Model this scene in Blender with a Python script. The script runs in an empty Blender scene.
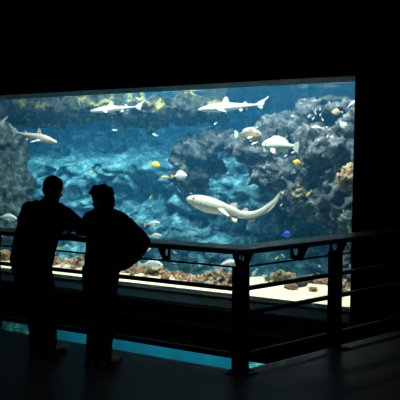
import bpy, bmesh, math, random
from mathutils import Vector, Matrix, noise, Euler
R = math.radians
random.seed(7)
scene = bpy.context.scene
COL = scene.collection

# ------------------------------------------------------------------ camera
EYE = 1.9; YAW = R(24.75); PITCH = math.atan(48/560); F = 560.0
cam_d = bpy.data.cameras.new('camera'); cam = bpy.data.objects.new('camera', cam_d); COL.objects.link(cam)
cam.location = (0, 0, EYE); cam.rotation_euler = (math.pi/2 - PITCH, 0, YAW)
cam_d.sensor_width = 36; cam_d.lens = 36*F/400; cam_d.clip_end = 100
scene.camera = cam
CR = cam.rotation_euler.to_matrix(); C0 = Vector((0, 0, EYE))
def ray(px, py): return (CR @ Vector((px-200, 200-py, -F)))
def P(px, py, Y):                      # point of the pixel's ray on the plane y = Y
    d = ray(px, py); return C0 + d*(Y/d.y)
def PZ(px, py, Z):
    d = ray(px, py); return C0 + d*((Z-EYE)/d.z)

# ------------------------------------------------------------------ world and light
w = bpy.data.worlds.new('world'); scene.world = w; w.use_nodes = True
w.node_tree.nodes['Background'].inputs[0].default_value = (0.5, 0.6, 0.8, 1)
w.node_tree.nodes['Background'].inputs[1].default_value = 0.0
scene.view_settings.view_transform = 'Standard'; scene.view_settings.look = 'None'
scene.view_settings.exposure = 0.0; scene.view_settings.gamma = 1.0
scene.view_settings.use_curve_mapping = False
scene.cycles.max_bounces = 8; scene.cycles.volume_bounces = 0; scene.cycles.transparent_max_bounces = 12
scene.cycles.sample_clamp_indirect = 4.0; scene.cycles.use_denoising = True
scene.cycles.volume_max_steps = 64

def area(name, loc, aim, size, power, color, sy=None):
    l = bpy.data.lights.new(name, 'AREA'); l.energy = power; l.color = color; l.size = size
    if sy: l.shape = 'RECTANGLE'; l.size_y = sy
    o = bpy.data.objects.new(name, l); COL.objects.link(o); o.location = loc
    o.rotation_euler = (Vector(aim)-Vector(loc)).to_track_quat('-Z', 'Y').to_euler()
    return o
def spot(name, loc, aim, power, color, angle, blend=.6, radius=.1):
    l = bpy.data.lights.new(name, 'SPOT'); l.energy = power; l.color = color; l.spot_size = R(angle)
    l.spot_blend = blend; l.shadow_soft_size = radius
    o = bpy.data.objects.new(name, l); COL.objects.link(o); o.location = loc
    o.rotation_euler = (Vector(aim)-Vector(loc)).to_track_quat('-Z', 'Y').to_euler()
    return o
LK = 1.0
# lamps of the tank hall, above the water; spots added for the back rock
area('tank_lamp_front', (-3.6, 9.3, 5.6), (-3.8, 9.9, 0), 3.2, 900*LK, (1, .92, .80), .7)
area('tank_lamp_front', (-7.6, 9.3, 5.6), (-8.0, 9.9, 0), 3.2, 720*LK, (1, .96, .86), .7)
spot('back_rock_fill', (-11.2, 13.1, 4.6), (-12.6, 15.5, .2), 2150*LK, (.8, 1, .95), 84, .4, .9)  # unseen spot added to light the lower back rock; recess above stays dark
spot('back_rock_fill', (-7.2, 13.1, 4.6), (-8.4, 15.5, .2), 2150*LK, (.8, 1, .95), 84, .4, .9)  # second added spot, for the back rock nearer the middle
area('tank_lamp_middle', (-7.0, 13.0, 6.0), (-9.0, 15.5, 0), 3.0, 90*LK, (.85, .95, 1))
area('tank_lamp_right', (-2.6, 12.2, 5.8), (-3.2, 12.6, 0), 2.5, 340*LK, (.95, .97, 1))
area('lower_tank_lamp', (-5.0, 9.4, -1.15), (-5.0, 9.6, -3), 7.0, 85*LK, (.75, .95, 1), .3)
# unseen spot added to lift the dark floor on the public side
spot('hall_floor_fill', (.3, 1.6, 3.9), (-1.0, 3.2, 0), 42, (.9, .92, 1), 75, .8, .15)

# ------------------------------------------------------------------ materials
def nodes(m):
    m.use_nodes = True; return m.node_tree.nodes, m.node_tree.links
def mat(name, col, rough=.6, metal=0, spec=.5, bump=0, bscale=20, var=0, vscale=5, coat=0):
    m = bpy.data.materials.new(name); n, l = nodes(m); b = n['Principled BSDF']
    b.inputs['Base Color'].default_value = (*col, 1); b.inputs['Roughness'].default_value = rough
    b.inputs['Metallic'].default_value = metal; b.inputs['Specular IOR Level'].default_value = spec
    b.inputs['Coat Weight'].default_value = coat
    tc = n.new('ShaderNodeTexCoord')
    if var:
        t = n.new('ShaderNodeTexNoise'); t.inputs['Scale'].default_value = vscale; t.inputs['Detail'].default_value = 6
        l.new(tc.outputs['Object'], t.inputs['Vector'])
        r = n.new('ShaderNodeValToRGB'); l.new(t.outputs[0], r.inputs[0])
        r.color_ramp.elements[0].position = .3; r.color_ramp.elements[1].position = .7
        r.color_ramp.elements[0].color = (*[c*(1-var) for c in col], 1)
        r.color_ramp.elements[1].color = (*[min(1, c*(1+var)) for c in col], 1)
        l.new(r.outputs[0], b.inputs['Base Color'])
    if bump:
        t = n.new('ShaderNodeTexNoise'); t.inputs['Scale'].default_value = bscale; t.inputs['Detail'].default_value = 8
        l.new(tc.outputs['Object'], t.inputs['Vector'])
        bp = n.new('ShaderNodeBump'); bp.inputs['Strength'].default_value = bump; bp.inputs['Distance'].default_value = .05
        l.new(t.outputs[0], bp.inputs['Height']); l.new(bp.outputs[0], b.inputs['Normal'])
    return m
def rock_mat(name, dark, mid, light, patch=None, pscale=1.2, pth=.6, scale=1.6):
    """mottled rock with crusts of coral and algae or plain colour patches"""
    m = bpy.data.materials.new(name); n, l = nodes(m); b = n['Principled BSDF']
    b.inputs['Roughness'].default_value = .85; b.inputs['Specular IOR Level'].default_value = .2
    g = n.new('ShaderNodeNewGeometry')
    t = n.new('ShaderNodeTexNoise'); t.inputs['Scale'].default_value = scale; t.inputs['Detail'].default_value = 10; t.inputs['Roughness'].default_value = .7
    l.new(g.outputs['Position'], t.inputs['Vector'])
    r = n.new('ShaderNodeValToRGB'); l.new(t.outputs[0], r.inputs[0])
    e = r.color_ramp.elements; e[0].position = .36; e[0].color = (*dark, 1); e[1].position = .66; e[1].color = (*light, 1)
    k = e.new(.5); k.color = (*mid, 1)
    out = r.outputs[0]
    if patch:
        t2 = n.new('ShaderNodeTexNoise'); t2.inputs['Scale'].default_value = pscale; t2.inputs['Detail'].default_value = 7; t2.inputs['Roughness'].default_value = .65
        mp = n.new('ShaderNodeMapping'); mp.inputs['Location'].default_value = (11.3, 4.1, 7.7)
        l.new(g.outputs['Position'], mp.inputs['Vector']); l.new(mp.outputs[0], t2.inputs['Vector'])
        r2 = n.new('ShaderNodeValToRGB'); l.new(t2.outputs[0], r2.inputs[0])
        r2.color_ramp.elements[0].position = pth; r2.color_ramp.elements[1].position = pth+.07
        mx = n.new('ShaderNodeMix'); mx.data_type = 'RGBA'
        l.new(r2.outputs[0], mx.inputs['Factor']); l.new(out, mx.inputs['A']); mx.inputs['B'].default_value = (*patch, 1)
        out = mx.outputs['Result']
    l.new(out, b.inputs['Base Color'])
    t3 = n.new('ShaderNodeTexNoise'); t3.inputs['Scale'].default_value = 9; t3.inputs['Detail'].default_value = 9; t3.inputs['Roughness'].default_value = .7
    l.new(g.outputs['Position'], t3.inputs['Vector'])
    bp = n.new('ShaderNodeBump'); bp.inputs['Strength'].default_value = 1; bp.inputs['Distance'].default_value = .12
    l.new(t3.outputs[0], bp.inputs['Height']); l.new(bp.outputs[0], b.inputs['Normal'])
    return m

M_wall = mat('black_paint', (.006, .006, .007), .8, spec=.1, var=.3, vscale=2)
M_fascia = mat('dark_grey_plaster', (.09, .10, .10), .8, spec=.15, var=.2)
M_reveal = mat('grey_reveal_paint', (.26, .27, .26), .6, spec=.3, var=.15)
M_sill = mat('pale_stone_sill', (.62, .64, .64), .5, bump=.1, var=.1)
M_floor = mat('dark_floor_vinyl', (.06, .058, .062), .5, spec=.2, var=.12, vscale=1.5)
M_rail = mat('black_painted_steel', (.003, .003, .003), .55, spec=.10, var=.1)
M_railtop = mat('dark_varnished_rail', (.045, .045, .046), .32, spec=.5, var=.1)
M_jacket = mat('black_jacket_cloth', (.010, .010, .013), .9, spec=.1, bump=.3, bscale=60)
M_jacket2 = mat('dark_navy_jacket_cloth', (.009, .010, .014), .9, spec=.1, bump=.3, bscale=50)
M_trousers = mat('dark_denim', (.010, .011, .016), .9, spec=.1, bump=.2, bscale=120)
M_shoe = mat('black_leather', (.01, .01, .01), .5)
M_skin = mat('skin', (.36, .21, .15), .6, var=.05)
M_hair = mat('dark_hair', (.012, .009, .007), .7, spec=.2, bump=.6, bscale=90)
M_eye = mat('fish_eye', (.01, .01, .012), .2)

M_sand = mat('pale_coral_sand', (.86, .66, .44), .9, bump=.5, bscale=25, var=.18, vscale=3)
M_rock_grey = rock_mat('grey_green_rock', (.03, .04, .035), (.12, .14, .12), (.42, .46, .42), (.6, .62, .52), 3.5, .62, 3.2)
M_rock_yel = rock_mat('yellow_patched_rock', (.02, .024, .02), (.09, .10, .08), (.26, .27, .22), (.62, .52, .16), 2.6, .54, 4.5)  # dark rock with random yellow patches
M_rock_brown = rock_mat('brown_grey_rock', (.035, .04, .045), (.10, .105, .105), (.30, .31, .30), (.62, .60, .50), 4.5, .60, 5)
M_rock_tan = rock_mat('tan_coral_rock', (.10, .06, .03), (.42, .28, .15), (.80, .66, .45), (.85, .45, .2), 6, .6, 5)
M_rock_red = rock_mat('reddish_rubble', (.10, .04, .025), (.55, .29, .17), (.92, .66, .42), (.65, .28, .16), 6, .56, 6)
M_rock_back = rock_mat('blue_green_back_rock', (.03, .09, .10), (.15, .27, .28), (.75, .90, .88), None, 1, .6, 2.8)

def glass_mat():
    m = bpy.data.materials.new('acrylic_pane'); n, l = nodes(m); n.remove(n['Principled BSDF'])
    t = n.new('ShaderNodeBsdfTransparent'); t.inputs[0].default_value = (.97, .985, .98, 1)
    g = n.new('ShaderNodeBsdfGlossy'); g.inputs['Roughness'].default_value = .02
    f = n.new('ShaderNodeFresnel'); f.inputs[0].default_value = 1.3
    mx = n.new('ShaderNodeMixShader')
    l.new(f.outputs[0], mx.inputs[0]); l.new(t.outputs[0], mx.inputs[1]); l.new(g.outputs[0], mx.inputs[2])
    l.new(mx.outputs[0], n['Material Output'].inputs[0]); return m
M_glass = glass_mat()
def surface_mat():
    m = bpy.data.materials.new('water_surface'); n, l = nodes(m); n.remove(n['Principled BSDF'])
    t = n.new('ShaderNodeBsdfTransparent'); t.inputs[0].default_value = (.95, .98, .98, 1)
    g = n.new('ShaderNodeBsdfGlossy'); g.inputs['Roughness'].default_value = .06; g.inputs[0].default_value = (.9, .95, .95, 1)
    lw = n.new('ShaderNodeLayerWeight'); lw.inputs[0].default_value = .5
    r = n.new('ShaderNodeValToRGB'); r.color_ramp.elements[0].position = .35; r.color_ramp.elements[1].position = .55
    r.color_ramp.elements[0].color = (.03, .03, .03, 1)
    tc = n.new('ShaderNodeNewGeometry'); no = n.new('ShaderNodeTexNoise'); no.inputs['Scale'].default_value = 1.7; no.inputs['Detail'].default_value = 4
    l.new(tc.outputs['Position'], no.inputs['Vector'])
    bp = n.new('ShaderNodeBump'); bp.inputs['Strength'].default_value = .35; bp.inputs['Distance'].default_value = .1
    l.new(no.outputs[0], bp.inputs['Height']); l.new(bp.outputs[0], g.inputs['Normal'])
    mx = n.new('ShaderNodeMixShader')
    l.new(lw.outputs['Facing'], r.inputs[0]); l.new(r.outputs[0], mx.inputs[0]); l.new(t.outputs[0], mx.inputs[1]); l.new(g.outputs[0], mx.inputs[2])
    l.new(mx.outputs[0], n['Material Output'].inputs[0]); return m
M_surface = surface_mat()
def water_mat(name, sc, sd, ac, ad):
    m = bpy.data.materials.new(name); n, l = nodes(m); n.remove(n['Principled BSDF'])
    s = n.new('ShaderNodeVolumeScatter'); s.inputs['Color'].default_value = (*sc, 1); s.inputs['Density'].default_value = sd; s.inputs['Anisotropy'].default_value = .0
    a = n.new('ShaderNodeVolumeAbsorption'); a.inputs['Color'].default_value = (*ac, 1); a.inputs['Density'].default_value = ad
    ad_ = n.new('ShaderNodeAddShader'); l.new(s.outputs[0], ad_.inputs[0]); l.new(a.outputs[0], ad_.inputs[1])
    l.new(ad_.outputs[0], n['Material Output'].inputs['Volume']); return m
M_water = water_mat('blue_sea_water', (.06, .35, .70), .042, (.13, .67, .89), .15)

# ------------------------------------------------------------------ helpers
def tag(o, label=None, cat=None, group=None, kind=None):
    if label: o['label'] = label
    if cat: o['category'] = cat
    if group: o['group'] = group
    if kind: o['kind'] = kind
    return o
def empty(name, loc, rz=0):
    o = bpy.data.objects.new(name, None); COL.objects.link(o); o.location = loc; o.rotation_euler = (0, 0, rz)
    o.empty_display_size = .1; return o
def link(name, bm, mats, parent=None, smooth=False, loc=None):
    me = bpy.data.meshes.new(name)
    bmesh.ops.recalc_face_normals(bm, faces=bm.faces)
    bm.to_mesh(me); bm.free()
    for m in (mats if isinstance(mats, (list, tuple)) else [mats]): me.materials.append(m)
    if smooth:
        for p in me.polygons: p.use_smooth = True
    o = bpy.data.objects.new(name, me); COL.objects.link(o)
    if parent: o.parent = parent
    if loc: o.location = loc
    return o
def box(bm, a, b, mi=0, bevel=0):
    x0, y0, z0 = a; x1, y1, z1 = b
    v = [bm.verts.new(p) for p in ((x0,y0,z0),(x1,y0,z0),(x1,y1,z0),(x0,y1,z0),(x0,y0,z1),(x1,y0,z1),(x1,y1,z1),(x0,y1,z1))]
    fs = [bm.faces.new([v[i] for i in q]) for q in ((0,3,2,1),(4,5,6,7),(0,1,5,4),(1,2,6,5),(2,3,7,6),(3,0,4,7))]
    for f in fs: f.material_index = mi
    if bevel:
        es = list({e for f in fs for e in f.edges}); bmesh.ops.bevel(bm, geom=es, offset=bevel, segments=2, affect='EDGES', profile=.6)
def prism(bm, poly, z0, z1):
    a = [bm.verts.new((x, y, z0)) for x, y in poly]; b = [bm.verts.new((x, y, z1)) for x, y in poly]
    bm.faces.new(a[::-1]); bm.faces.new(b)
    for i in range(len(a)):
        j = (i+1) % len(a); bm.faces.new((a[i], a[j], b[j], b[i]))
def struct(name, bm, m, smooth=False):
    return tag(link(name, bm, m, smooth=smooth), kind='structure')
def fbm(p, o=5): return noise.fractal(p, 1.0, 2.0, o, noise_basis='PERLIN_ORIGINAL')

# ------------------------------------------------------------------ the building
YO, YG = 8.10, 8.76            # outer face of the window wall, pane
XL, XR = -9.6, P(352.4, 200, YO).x
ZT = P(200, 83.6, YO).z; ZTG = ZT
ZB = P(241, 296.3, YG).z       # foot of the pane
ZBO = P(241, 305.5, YO).z
ZF = P(247, 361, YO).z         # foot of the fascia, top of the lower window
print('window', XL, XR, 'top', ZT, P(200, 88.9, YG).z, 'bottom', ZB, ZBO, 'fascia', ZF)
XRG = XR
CX, CY = -1.668, 4.44          # corner of the balcony
RD = Vector((.545, .838, 0)).normalized()
def floor_poly():
    n2 = Vector((RD.y, -RD.x, 0))
    e1 = Vector((CX, CY)) ; t = (YO-CY)/RD.y
    return [(-11, CY), (CX, CY), (CX+RD.x*t, YO), (4.2, YO), (4.2, -3), (-11, -3)]
bm = bmesh.new(); prism(bm, floor_poly(), -.28, 0); struct('floor', bm, M_floor)
bm = bmesh.new(); box(bm, (-11, CY-.5, -3.9), (2, YG+2.5, -3.7)); struct('floor_lower', bm, M_wall)
bm = bmesh.new(); box(bm, (-11.2, -3.2, 4.2), (4.4, YG, 4.4)); struct('ceiling', bm, M_wall)
bm = bmesh.new(); box(bm, (-11.2, -3.2, -3.7), (-11, YG, 4.2)); struct('wall_left', bm, M_wall)
bm = bmesh.new(); box(bm, (4.2, -3.2, -3.7), (4.4, YG, 4.2)); struct('wall_right', bm, M_wall)
bm = bmesh.new(); box(bm, (-11.2, -3.4, -3.7), (4.4, -3.2, 4.2)); struct('wall_rear', bm, M_wall)
bm = bmesh.new(); box(bm, (-11, CY-.7, -3.7), (2.4, CY-.5, -.28)); struct('wall_below_balcony', bm, M_wall)
# window wall (pieces around the two openings)
bm = bmesh.new()
box(bm, (XR, YO, -3.7), (4.2, YG, 4.2)); box(bm, (-11, YO, ZT), (XR, YG, 4.2)); box(bm, (-11, YO, -3.7), (XL, YG, ZT))
box(bm, (XL, YO, ZF), (XR, YO+.3, -.95)); box(bm, (XL, YO, -3.7), (XR, YO+.3, -3.2))
struct('wall_front', bm, M_wall)
# reveal faces of the large window: soffit lining, pane sill, stepped ledge
bm = bmesh.new(); box(bm, (XL, YO, ZT-.012), (XR, YG, ZT)); struct('trim_1', bm, M_reveal)
bm = bmesh.new(); box(bm, (XL, YG-.17, -.8), (XR, YG+.02, ZB)); struct('trim_2', bm, M_sill)
bm = bmesh.new(); box(bm, (XL, YO+.02, -.95), (XR, YG-.17, ZB-.035)); struct('trim_3', bm, M_reveal)
bm = bmesh.new(); box(bm, (XL, YO-.015, -.86), (XR, YO+.03, ZB-.04)); struct('trim_4', bm, M_fascia)
bm = bmesh.new(); box(bm, (XL-.1, YG, ZB-.1), (XR+.1, YG+.04, ZT+.3)); struct('window_1', bm, M_glass)
bm = bmesh.new(); box(bm, (XL-.1, YO+.24, -3.25), (XR+.1, YO+.28, ZF+.02)); struct('window_2', bm, M_glass)

# ------------------------------------------------------------------ the tank shell
TX0, TX1, TY1, ZS = -19.0, 1.6, 17.5, 3.32
def hf_floor(x, y):
    d = y-YG
    k = min(1, max(0, (d-(.85 if x < -4 else .85+.6*min(1, x+4))-.2*fbm(Vector((x*.6, 0, 9))))/1.5)); k = k*k*(3-2*k)
    return ZB + .01 + .04*d - 1.7*k + .08*fbm(Vector((x*.7, y*.9, 3)))*min(1, d*.8)
bm = bmesh.new(); NX, NY = 150, 60; vs = []
for j in range(NY+1):
    for i in range(NX+1):
        x = TX0+(TX1-TX0)*i/NX; y = YG+.05+(TY1+.5-YG)*(j/NY)**1.5
        vs.append(bm.verts.new((x, y, hf_floor(x, y))))
for j in range(NY):
    for i in range(NX):
        a = j*(NX+1)+i; bm.faces.new((vs[a], vs[a+1], vs[a+NX+2], vs[a+NX+1]))
o = struct('floor_tank_sand', bm, M_sand, True)
# back rock face of the tank, a modelled relief that leans back
bm = bmesh.new(); NX, NZ = 420, 150; vs = []
for j in range(NZ+1):
    for i in range(NX+1):
        u = i/NX; v = j/NZ
        x = TX0+(TX1-TX0)*u; z = -2.4+(ZS+1.2+2.4)*v
        kk = max(0, min(1, (1.95+.25*fbm(Vector((x*.8, 1, 2)))-z)/.5)); y = TY1 - 2.2*kk*kk*(3-2*kk) - .35*max(0, 1.5-z)
        p = Vector((x*.55, z*.8, 1.3))
        y += -1.0*fbm(p, 4) - .45*abs(fbm(p*2.3+Vector((5, 5, 5)), 5)) - .16*abs(fbm(p*6+Vector((1, 5, 2)), 4))
        vs.append(bm.verts.new((x, y, z + .15*fbm(p*3))))
for j in range(NZ):
    for i in range(NX):
        a = j*(NX+1)+i; bm.faces.new((vs[a], vs[a+1], vs[a+NX+2], vs[a+NX+1]))
struct('wall_back', bm, M_rock_back, True)
bm = bmesh.new(); box(bm, (TX0-.2, YG+.05, -2.7), (TX0, TY1+1.5, 7)); box(bm, (TX1, YG, -2.7), (TX1+.2, TY1+1.5, 7))
box(bm, (TX0, TY1+1.3, -2.7), (TX1, TY1+1.5, 7)); box(bm, (TX0-.2, YG, 7), (TX1+.2, TY1+1.5, 7.2))
box(bm, (TX0, YG-.2, 4.4), (TX1, YG+.04, 7)); box(bm, (TX0, 10.9, -2.7), (TX1, TY1+1.3, -2.55)); box(bm, (TX0, YG+.05, -1.015), (TX1, 10.9, -.9)); box(bm, (TX0, 10.85, -2.7), (TX1, 10.95, -.95))
box(bm, (TX0, YG-.2, -1.1), (-11.2, YG, 4.4))
box(bm, (XR+.1, YG, -1.1), (TX1, YG+.04, 4.4)); box(bm, (TX0, YG, -1.1), (XL-.1, YG+.04, 4.4)); box(bm, (XL-.1, YG, ZT+.3), (XR+.1, YG+.04, 4.4)); box(bm, (XL-.1, YG, -1.1), (XR+.1, YG+.04, ZB-.1))
struct('wall_tank_shell', bm, mat('tank_shell_concrete', (.10, .14, .16), .9))
# water: its body and its surface
bm = bmesh.new(); box(bm, (TX0+.01, YG+.045, -.88), (TX1-.01, TY1+1.2, ZS))
water = tag(link('water', bm, M_water), 'clear blue sea water filling the large tank', 'water', kind='stuff')
bm = bmesh.new(); NX, NY = 120, 60; vs = []
for j in range(NY+1):
    for i in range(NX+1):
        x = TX0+(TX1-TX0)*i/NX; y = YG+.05+(TY1+1-YG)*j/NY
        vs.append(bm.verts.new((x, y, ZS+.01+.02*noise.noise(Vector((x*.9, y*.9, 0)))+.008*noise.noise(Vector((x*3, y*3, 0))))))
for j in range(NY):
    for i in range(NX):
        a = j*(NX+1)+i; bm.faces.new((vs[a], vs[a+1], vs[a+NX+2], vs[a+NX+1]))
tag(link('water_surface', bm, M_surface, smooth=True), 'rippled underside of the water surface across the top of the tank', 'water', kind='stuff')

# ------------------------------------------------------------------ rocks
def displace_bm(bm, amp, freq, seed):
    off = Vector((seed*3.17, seed*1.71, seed*.77)); bm.normal_update()
    ns = [(v, v.normal.copy()) for v in bm.verts]
    for v, n_ in ns:
        p = v.co*freq+off
        d = amp*(fbm(p, 5) - .9*abs(fbm(p*2.1+Vector((9, 2, 4)), 4)) + .25*fbm(p*5.3, 3))
        v.co += n_*d
def remeshed(bm, voxel):
    me = bpy.data.meshes.new('tmp'); bm.to_mesh(me); bm.free()
    o = bpy.data.objects.new('tmp', me); COL.objects.link(o)
    m = o.modifiers.new('r', 'REMESH'); m.mode = 'VOXEL'; m.voxel_size = voxel
    s = o.modifiers.new('s', 'SMOOTH'); s.iterations = 4; s.factor = .5
    dg = bpy.context.evaluated_depsgraph_get(); ev = o.evaluated_get(dg)
    bm2 = bmesh.new(); bm2.from_mesh(ev.to_mesh()); ev.to_mesh_clear()
    bpy.data.objects.remove(o); bpy.data.meshes.remove(me)
    return bm2
def ell(bm, c, r, sub=3, rot=None):
    M = Matrix.Translation(c) @ (rot.to_matrix().to_4x4() if rot else Matrix()) @ Matrix.Diagonal((r[0], r[1], r[2], 1))
    bmesh.ops.create_icosphere(bm, subdivisions=sub, radius=1, matrix=M)
def formation(name, blobs, m, label, voxel=.09, amp=.28, freq=1.3, seed=1, cat='rock'):
    """blobs: (px, py, Y, rx_px, rz_px, ry)"""
    bm = bmesh.new()
    for (px, py, Y, rx, rz, ry) in blobs:
        c = Vector((P(px, 280, Y).x, Y, py)) if abs(py) < 3 else P(px, py, Y); s = F/((c-C0).dot(CR @ Vector((0, 0, -1))))
        ell(bm, c, (rx/s/.9, ry, rz/s))
    bm = remeshed(bm, voxel*.75); displace_bm(bm, amp, freq, seed); displace_bm(bm, amp*.35, freq*3.1, seed+.5)
    low = m.name.startswith('green')
    for v in bm.verts:
        v.co.y = max(v.co.y, (YO+.33 if low else YG+.08)); v.co.z = max(v.co.z, (-3.66 if low else -.87 if v.co.y < 11 else -2.5))
        if low: v.co.z = min(v.co.z, -1.2); v.co.y = min(v.co.y, 10.5); v.co.x = min(-.7, max(-10.1, v.co.x))
        else: v.co.x = min(v.co.x, 1.5)
    return tag(link(name, bm, m, smooth=True), label, cat)
formation('rock_pillar', [(4, 150, 11.6, 20, 28, .7), (6, 190, 11.3, 22, 30, .8), (-10, 230, 11.2, 34, 30, .9), (-18, 120, 11.9, 30, 30, .8), (2, 250, 11.2, 22, 18, .7), (-20, 262, 11.2, 40, 18, .9)],
          M_rock_grey, 'tall grey green rock pillar at the left end of the tank', seed=2, voxel=.07, amp=.22, freq=1.6)
formation('rock_shelf', [(40, 110, 12.5, 45, 14, .7), (85, 108, 12.3, 30, 15, .7), (52, 120, 12.5, 16, 11, .5), (120, 110, 12.5, 30, 13, .8), (155, 113, 12.3, 26, 18, .7), (200, 108, 12.7, 34, 14, .8), (-5, 108, 14, 30, 16, .8)],
          M_rock_yel, 'yellow patched rock shelf hanging just under the water surface', seed=5, voxel=.08, amp=.25, freq=1.5)
formation('rock_outcrop', [(196, 150, 12.8, 22, 16, .6), (192, 175, 12.8, 18, 20, .6), (216, 142, 12.9, 22, 11, .6), (182, 158, 12.6, 10, 18, .4), (212, 165, 13.2, 12, 12, .4)],
          M_rock_brown, 'dark rounded rock outcrop in the middle of the tank behind the spotted shark', seed=8, voxel=.07, amp=.25, freq=1.5)
formation('rock_arch', [(262, 150, 12.2, 30, 20, .7), (300, 132, 12.6, 40, 20, .8), (285, 175, 12.0, 34, 20, .7), (330, 160, 11.6, 34, 38, .8), (312, 196, 11.6, 34, 22, .7), (352, 205, 11.3, 32, 34, .8), (372, 245, 11.2, 30, 36, .8), (378, 285, 11.0, 30, 28, .8), (385, 150, 11.8, 50, 60, .9), (330, 110, 12.4, 30, 9, .6)],
          M_rock_brown, 'huge brown grey rock overhang filling the right side of the tank', seed=11, voxel=.07, amp=.26, freq=1.5)
formation('rock_shelf', [(318, 102, 13.4, 20, 4, .5), (338, 102, 13.2, 12, 4, .4)], M_rock_yel, 'small yellow patched ledge added for the reflection under the water surface at upper right', seed=41, voxel=.06, amp=.14, freq=2.5)  # ledge added to stand in for a yellow reflection on the water surface
formation('coral_head', [(350, 180, 10.0, 13, 9, .3), (343, 177, 9.9, 8, 6, .2), (351, 170, 10.1, 7, 5, .2), (372, 186, 10.2, 24, 13, .4)],
          M_rock_tan, 'tan and orange coral rock jutting in at the right edge of the window', seed=13, voxel=.035, amp=.10, freq=4)
formation('edge_rock', [(352, 222, 10.5, 9, 16, .3), (350, 250, 10.4, 9, 18, .3), (356, 275, 10.3, 10, 16, .3), (362, 245, 10.6, 12, 50, .3)], M_rock_grey, 'pale green rock column at the right edge of the window, partly behind the post', seed=61, voxel=.04, amp=.14, freq=3)
formation('boulder', [(278, 276, 9.9, 7, 6, .2), (275, 283, 9.9, 10, 8, .25), (287, 286, 9.85, 8, 5, .2)],
          M_rock_tan, 'knobbly tan boulder standing on the pale sand right of the railing corner', seed=17, voxel=.03, amp=.09, freq=4.5)
formation('reef_mound', [(72, 267, 9.85, 14, 9, .3), (60, 271, 9.8, 12, 8, .3), (84, 270, 9.8, 10, 8, .3)],
          M_rock_tan, 'tan brown reef mound seen between the two people', seed=19, voxel=.035, amp=.10, freq=4)
formation('pale_boulder', [(6, 263, 9.8, 9, 7, .25), (-6, 266, 9.8, 12, 7, .25)],
          mat('pale_limestone', (.72, .72, .62), .9, bump=.5, bscale=12, var=.25), 'pale limestone boulder at the far left foot of the tank', seed=23, voxel=.03, amp=.06, freq=4)
formation('orange_coral', [(154, 271, 9.5, 6, 6, .12), (150, 276, 9.5, 10, 6, .15), (164, 276, 9.5, 6, 5, .12)],
          M_rock_tan, 'orange tan coral lump under the large silver fish by the railing', seed=29, voxel=.025, amp=.07, freq=6)
# rubble: one low reef bank plus individual stones
formation('reef_bank', [(px_, -.62, 9.52, 24, 11, .30) for px_ in range(-60, 245, 22)],
          M_rock_red, 'low reddish brown reef bank along the foot of the tank', seed=31, voxel=.035, amp=.13, freq=4)
formation('reef_bank', [(px_, -.60, 10.0, 12, 9, .22) for px_ in range(300, 356, 9)]+[(px_, -.60, 10.5, 10, 8, .25) for px_ in range(308, 356, 10)], M_rock_red, 'reddish reef bank at the foot of the right hand rocks', seed=37, voxel=.03, amp=.12, freq=4.5)
protos = []
for k in range(5):
    bm = bmesh.new(); bmesh.ops.create_icosphere(bm, subdivisions=4, radius=1); displace_bm(bm, .45, 1.1, 40+k)
    me = bpy.data.meshes.new('rubble_stone'); bm.to_mesh(me); bm.free()
    me.materials.append([M_rock_red, M_rock_tan, M_rock_red, M_rock_brown, M_rock_tan][k])
    for p in me.polygons: p.use_smooth = True
    protos.append(me)
rr = random.Random(3)
def stone(x, y, s, k, label, group, name='rubble_stone'):
    o = bpy.data.objects.new(name, protos[k]); COL.objects.link(o)
    o.location = (x, y, hf_floor(x, y)+s*.25+(.14 if x < -3.6 and y > 9.3 else 0)); o.scale = (s, s*.9, s*.65); o.rotation_euler = (0, 0, rr.uniform(0, 6))
    return tag(o, label, 'stone', group)
for k in range(46):
    px = rr.uniform(-5, 245); y = rr.uniform(9.12, 9.55); c = P(px, 285, y); big = rr.random()
    stone(c.x, y, rr.uniform(.04, .10), rr.choice((0, 1, 2, 4)), 'small reddish brown rubble stone strewn along the reef bank', 'rubble stones on the reef bank')
for k in range(20):
    px = rr.uniform(285, 352); y = rr.uniform(9.5, 10.2); c = P(px, 290, y)
    stone(c.x, y, rr.uniform(.06, .15), rr.choice((0, 2, 4)), 'reddish rubble stone on the sand under the right hand rocks', 'rubble stones under the right hand rocks')
for k, (px, py, s) in enumerate([(300, 287, .13), (270, 289, .10), (308, 290, .09)]):
    c = P(px, py, 9.75+.1*k); stone(c.x, c.y, s, 3, ['dark stone beside the knobbly tan boulder', 'dark flat stone at the left foot of the tan boulder', 'dark stone farthest right of the three by the tan boulder'][k], None, 'dark_stone')

# ------------------------------------------------------------------ lower tank
bm = bmesh.new()
box(bm, (-10.2, 10.6, -3.7), (-.6, 10.8, -1.12)); box(bm, (-10.4, YO+.3, -3.7), (-10.2, 10.8, -1.12)); box(bm, (-.6, YO+.3, -3.7), (-.4, 10.8, -1.12)); box(bm, (-10.4, YO+.3, -1.12), (-.4, 10.8, -1.02))
struct('wall_lower_tank', bm, mat('lower_tank_blue_paint', (.015, .32, .38), .7, var=.35, vscale=1.2))
M_algae = rock_mat('green_algae_rock', (.03, .16, .10), (.10, .38, .26), (.45, .75, .55), None, 1, .6, 5)
formation('algae_rock', [(2, 332, 9.9, 30, 16, .4), (-20, 345, 9.8, 40, 24, .5), (30, 350, 9.9, 26, 18, .4)], M_algae, 'green algae covered rock in the lower tank at far left', seed=51, voxel=.05, amp=.12, freq=3)
formation('algae_rock', [(275, 372, 9.6, 26, 12, .4), (250, 380, 9.6, 20, 14, .4)], M_algae, 'green algae covered rock in the lower tank right of the railing corner', seed=53, voxel=.05, amp=.12, freq=3)
bm = bmesh.new(); box(bm, (-10.15, YO+.32, -3.68), (-.65, 10.55, -1.16))
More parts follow.
